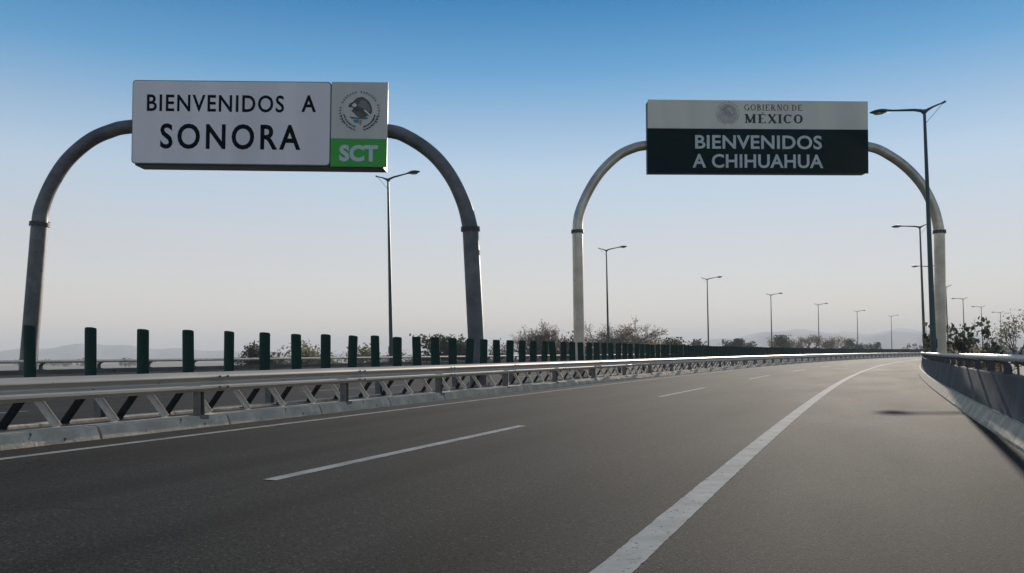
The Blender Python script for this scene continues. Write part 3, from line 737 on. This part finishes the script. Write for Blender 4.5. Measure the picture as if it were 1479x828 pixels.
def tree(name, label, x, y, zb, ztop, width, mleaf, nleaf, lsize, spread=.8, trunk=.3, depth=4, fuzz=.5, group='trees beyond the road', stems=1, seed=1, cat='tree', sq=.9, kids=(2, 3, 3), mirror=False, dome=0.0):
    random.seed(seed*13+5); global rng; rng = np.random.default_rng(seed)
    root = thing(name, label, cat, Matrix.Translation((x, y, zb)), group)
    H = ztop-zb; m_ = MB(); tips = []
    for k in range(stems):
        d = Vector((random.gauss(0, .12+.25*(stems > 1)), random.gauss(0, .12+.25*(stems > 1)), 1)).normalized()
        branches(m_, Vector((random.gauss(0, .1*(stems > 1)), random.gauss(0, .1*(stems > 1)), 0)), d, H*trunk, H*.028/math.sqrt(stems), depth, tips, spread, .3, kids=kids)
    T = np.array([tuple(t[0]) for t in tips]); W = np.array([t[1] for t in tips])
    lo, hi = np.percentile(T, 2, axis=0), np.percentile(T, 99, axis=0)
    sx = width/max(hi[0]-lo[0], .1); sy = width/max(hi[1]-lo[1], .1); sz = H/max(T[:, 2].max(), .1); cx, cy = (hi[0]+lo[0])/2*0, 0
    sx = sy = (sx+sy)/2
    S = np.array([sx, sy, sz]); mean = np.array([(hi[0]+lo[0])/2*.8, (hi[1]+lo[1])/2*.8, 0])
    def tf(P): P = np.asarray(P); f = np.clip(P[:, 2:3]/max(T[:, 2].max(), .1)*2, 0, 1); return (P-mean*f)*S
    if mirror: S = S*np.array([-1, 1, 1])
    V = tf(m_.v); m_.v = [tuple(v) for v in V]
    link('trunk', m_.mesh('trunk', MT['bark'], True, recalc=False), root)
    T2 = tf(T); idx = rng.choice(len(T2), nleaf, p=W/W.sum())
    C = T2[idx]+rng.normal(size=(nleaf, 3))*fuzz*np.array([1, 1, .75]); C[:, 2] = np.clip(C[:, 2], .05*H, H*1.05)
    if dome:                                   # fine outer twigs that round the crown off
        nd = int(nleaf*dome); nb = 26; bc = rng.normal(size=(nb, 3)); bc /= np.linalg.norm(bc, axis=1)[:, None]; bc[:, 2] = np.abs(bc[:, 2])*.9-.1
        bc = bc*rng.uniform(.55, .88, (nb, 1))*np.array([width/2, width/2, H*.36])+np.array([0, 0, H*.6])
        k_ = rng.integers(0, nb, nd); C[:nd] = bc[k_]+rng.normal(size=(nd, 3))*np.array([.62, .62, .42])*rng.uniform(.3, 1.1, (nd, 1))
    link('crown', quads('crown', C, lsize*rng.uniform(.5, 1.3, nleaf), mleaf, sq), root)
    return root
D_, P_, G_ = MT['dryleaf'], MT['paleleaf'], MT['greenleaf']
tree('dry_tree', 'wide dry leafless-looking tree with thin brown foliage right of the pale gantry leg', 14.0, 105, GZ, 5.5, 10.6, D_, 9500, .125, spread=1.0, trunk=.24, depth=5, fuzz=.22, stems=3, kids=(3, 3, 4), dome=.3, sq=.65, seed=3)
tree('dry_tree', 'lopsided dry tree with sparse brown twigs between the two gantries', 2.6, 96, GZ, 4.8, 6.4, D_, 5200, .125, spread=.9, trunk=.26, depth=5, fuzz=.2, stems=2, kids=(3, 3, 4), mirror=True, dome=.3, sq=.65, seed=5)
tree('green_tree', 'dense dark rounded tree behind the right leg of the Sonora gantry', -6.9, 90, GZ, 2.9, 5.6, G_, 5200, .19, spread=.8, trunk=.3, depth=4, fuzz=.55, seed=8)
tree('green_tree', 'small dark tree tucked behind the pale left gantry leg', 6.3, 104, GZ, 3.4, 3.4, G_, 2600, .19, spread=.7, depth=4, fuzz=.45, seed=9)
tree('dry_bush', 'pale yellowish dry bush spreading beyond the far parapet rail', -17.4, 72, GZ, 2.15, 5.4, P_, 3600, .14, spread=.9, depth=4, fuzz=.4, seed=11, stems=2, cat='bush')
tree('dry_bush', 'small pale straw-coloured bush to the right of the larger pale bush', -13.6, 76, GZ, 1.9, 3.2, P_, 1700, .14, spread=.9, depth=4, fuzz=.35, seed=12, stems=2, cat='bush')
tree('green_bush', 'rounded dark olive bush at the left end of the pale bushes', -20.6, 70, GZ, 2.0, 2.2, G_, 2600, .15, spread=.7, depth=3, fuzz=.35, seed=13, stems=2, cat='bush')
tree('dry_bush', 'low sparse bush just right of the slim lamp behind the Sonora sign', -11.0, 80, GZ, 1.7, 2.0, D_, 900, .14, spread=.7, depth=3, fuzz=.3, seed=14, stems=2, cat='bush')
tree('green_tree', 'low dark hedge-like tree under the wide dry tree', 12.0, 118, GZ, 2.6, 7.5, G_, 3000, .2, spread=1.0, depth=4, fuzz=.5, seed=15)
tree('green_bush', 'low dark bush line right of the wide dry tree', 24.5, 125, GZ, 3.0, 5.5, G_, 2600, .2, spread=1.0, depth=4, fuzz=.45, seed=16, cat='bush')
tree('dry_bush', 'grey-brown bush left of the lopsided dry tree', -1.7, 92, GZ, 2.4, 3.0, P_, 1400, .14, spread=.8, depth=4, fuzz=.4, seed=17, stems=2, cat='bush')
far = [(44.2, 200, 3.8, 3.6, G_), (36, 190, 3.0, 3.5, G_), (52.3, 200, 3.9, 4.0, G_), (58.5, 210, 3.0, 3.0, G_), (62.0, 230, 3.6, 6.0, G_), (69.6, 220, 5.0, 2.0, G_), (78.5, 250, 5.2, 5.5, D_), (84.5, 255, 5.0, 6.0, D_), (91.5, 258, 5.8, 7.0, D_), (98.5, 262, 5.4, 5.5, D_), (104, 268, 4.6, 5.5, D_), (95.5, 240, 4.4, 5.2, G_), (113, 270, 3.6, 6, G_)]
fl = ['small dark tree beyond the green post row near the third slim lamp', 'low dark shrub beside the small dark tree', 'dark flat-topped tree between two slim lamps', 'little dark bush beside the flat-topped tree', 'low spreading dark tree near the fourth slim lamp', 'slim lollipop-shaped tree beside the fourth slim lamp', 'hazy grey tree at the start of the row of dry trees', 'hazy dry tree second in the row of dry trees', 'tallest hazy dry tree in the middle of the row', 'hazy dry tree near the fifth slim lamp', 'last hazy dry tree of the row before the dark round one', 'dark round solid-looking tree beyond the green post row', 'low hazy tree right of the dark round tree']
for i, (x, y, zt, w, m_) in enumerate(far):
    tree('far_tree', fl[i], x, y, GZ, zt, w, m_, 1500, .3 if m_ is G_ else .24, spread=.8, depth=3, fuzz=.5 if m_ is G_ else .55, seed=30+i, trunk=.35, group='hazy trees on the plain')
# broad-leaved saplings behind the near parapet
def sapling(label, x, y, zb, ztop, w, seed, nl):
    return tree('sapling', label, x, y, zb, ztop, w, MT['bigleaf'], nl, .13, spread=.55, trunk=.34, depth=3, fuzz=.12, seed=seed, stems=4, sq=1.35, group='broad-leaved saplings behind the near parapet')
sapling('bushy sapling with big rounded leaves right of the pale gantry leg', 20.9, 38.6, -.75, 2.55, 2.1, 51, 330)
sapling('small broad-leaved sapling between the lamp post and the gantry leg', 18.9, 38.2, -.6, 2.4, 1.0, 52, 110)
sapling('low broad-leaved sapling close behind the near parapet rail', 22.6, 39.5, -.9, 1.7, 1.8, 53, 170)
dry = [(50, 6.2, 3.1, 2.2), (58, 4.6, 1.15, 2.2), (66, 5.0, 1.3, 2.6), (76, 4.8, 1.35, 2.6), (90, 5.2, 1.5, 3.0), (108, 5.4, 1.6, 3.4), (47, 4.4, 1.0, 2.0)]
dl = ['tall bare pale tree at the edge of the brush behind the near parapet', 'low brown brush clump behind the broad-leaved saplings', 'brown brush clump beside the bare pale tree', 'wide brown brush clump past the bare pale tree', 'brown brush clump below the row of lamps', 'far brown brush clump below the last lamps', 'small brown brush clump near the parapet']
for i, (bs, bo_, zt, w) in enumerate(dry):
    bp_ = pos(bs, bo_)
    tree('dry_tree' if i == 0 else 'brush', dl[i], bp_.x, bp_.y, -.75, zt, w, D_ if i else P_, 1300 if i else 700, .07, spread=.9, depth=4, fuzz=.2, seed=70+i, stems=1 if i == 0 else 3, group='dry brush behind the near parapet', cat='tree' if i == 0 else 'brush')
# far wood and grass: uncountable
rng = np.random.default_rng(5)
C = []; Z = []
for a0, a1, d0, d1, h0, h1, N in ((25.0, 31.5, 330, 430, 6, 10, 34), (9, 25, 420, 560, 5, 8.5, 60), (33.5, 44, 300, 420, 7.5, 11, 46), (-32, 9, 520, 700, 3, 6, 60)):
    for k in range(N):
        a = R(rng.uniform(a0, a1)); d = rng.uniform(d0, d1); h = rng.uniform(h0, h1); w = rng.uniform(3, 6); n_ = 230
        p = rng.normal(size=(n_, 3)); p /= np.linalg.norm(p, axis=1)[:, None]; p *= rng.uniform(.45, 1, (n_, 1))
        p = p*np.array([w, w, h*.5])+np.array([math.sin(a)*d, math.cos(a)*d, GZ+h*.52]); C.append(p)
C = np.concatenate(C)
w_ = link('far_wood', quads('far_wood', C, rng.uniform(.35, .8, len(C)), MT['farleaf'], 1.0)); w_['kind'] = 'stuff'; tag(w_, 'hazy belt of distant trees along the horizon', 'wood')
C = []
for k in range(26000):
    s = random.uniform(2, 90); o = random.uniform(2.2, 14) if random.random() < .72 else random.uniform(-30, -23.2)
    z = -.2-(o-2)*.127 if 0 < o < 7.5 else (-.9-(o-7.5)*.31 if o > 0 else (-.2-(-22.8-o)*.135 if o > -28 else -.9-(-28-o)*.325))
    p = pos(s, o, z+random.uniform(.02, .4)); C.append(tuple(p))
g_ = link('grass', quads('grass', np.array(C), rng.uniform(.05, .2, len(C)), MT['straw'], .22)); g_['kind'] = 'stuff'; tag(g_, 'dry straw-coloured grass on the verge outside the parapets', 'grass')

# ------------------------------------------------------------------ hills and air
def hills(name, D, depth, prof, seed):
    """prof: list of (azimuth deg, height m)"""
    r_ = np.random.default_rng(seed); m_ = MB(); az = np.linspace(prof[0][0], prof[-1][0], 160)
    h = np.interp(az, [p[0] for p in prof], [p[1] for p in prof])
    f = sum(r_.normal()*np.sin(az*fr+r_.uniform(0, 6))/fr for fr in (.7, 1.3, 2.2, 3.7, 6.1))*h*.10
    h = np.maximum(h+f, .0)
    rows = [(-1, 0), (-.6, .35), (-.25, .8), (0, 1), (.3, .75), (1, 0)]
    for t, k in rows:
        for a, hh in zip(az, h):
            d = D+t*depth+math.sin(a*2.1+t*3)*depth*.12; m_.v.append((math.sin(R(a))*d, math.cos(R(a))*d, GZ-2+hh*k+(0 if k else 0)))
    n_ = len(az)
    for i in range(len(rows)-1):
        for k in range(n_-1): m_.f.append((i*n_+k, i*n_+k+1, (i+1)*n_+k+1, (i+1)*n_+k))
    return struct(link(name, m_.mesh(name, MT['hill'], True)))
hills('hills', 3200, 520, [(a_, h_*1.05) for a_, h_ in [(-45, 0), (-38, 22), (-31, 30), (-26, 52), (-23, 40), (-18, 24), (-8, 10), (2, 12), (10, 26), (14, 58), (17, 78), (20, 80), (22.5, 66), (24.5, 82), (27, 72), (30, 50), (34, 70), (38, 58), (44, 30), (50, 0)]], 2)
hz = MB().box(-6300, 6300, -6300, 6300, GZ-3.5, 100).mesh('haze')
vm = bpy.data.materials.new('haze_air'); vm.use_nodes = True; vn = vm.node_tree.nodes; vl = vm.node_tree.links
vn.remove(vn['Principled BSDF']); pv = vn.new('ShaderNodeVolumePrincipled'); pv.inputs['Color'].default_value = (.86, .87, .89, 1)
pv.inputs['Density'].default_value = .0005; pv.inputs['Anisotropy'].default_value = .0
vl.new(pv.outputs[0], vn['Material Output'].inputs['Volume']); hz.materials.append(vm)
ho = link('haze', hz); ho['kind'] = 'stuff'; tag(ho, 'pale dusty haze lying over the plain and hills', 'haze')
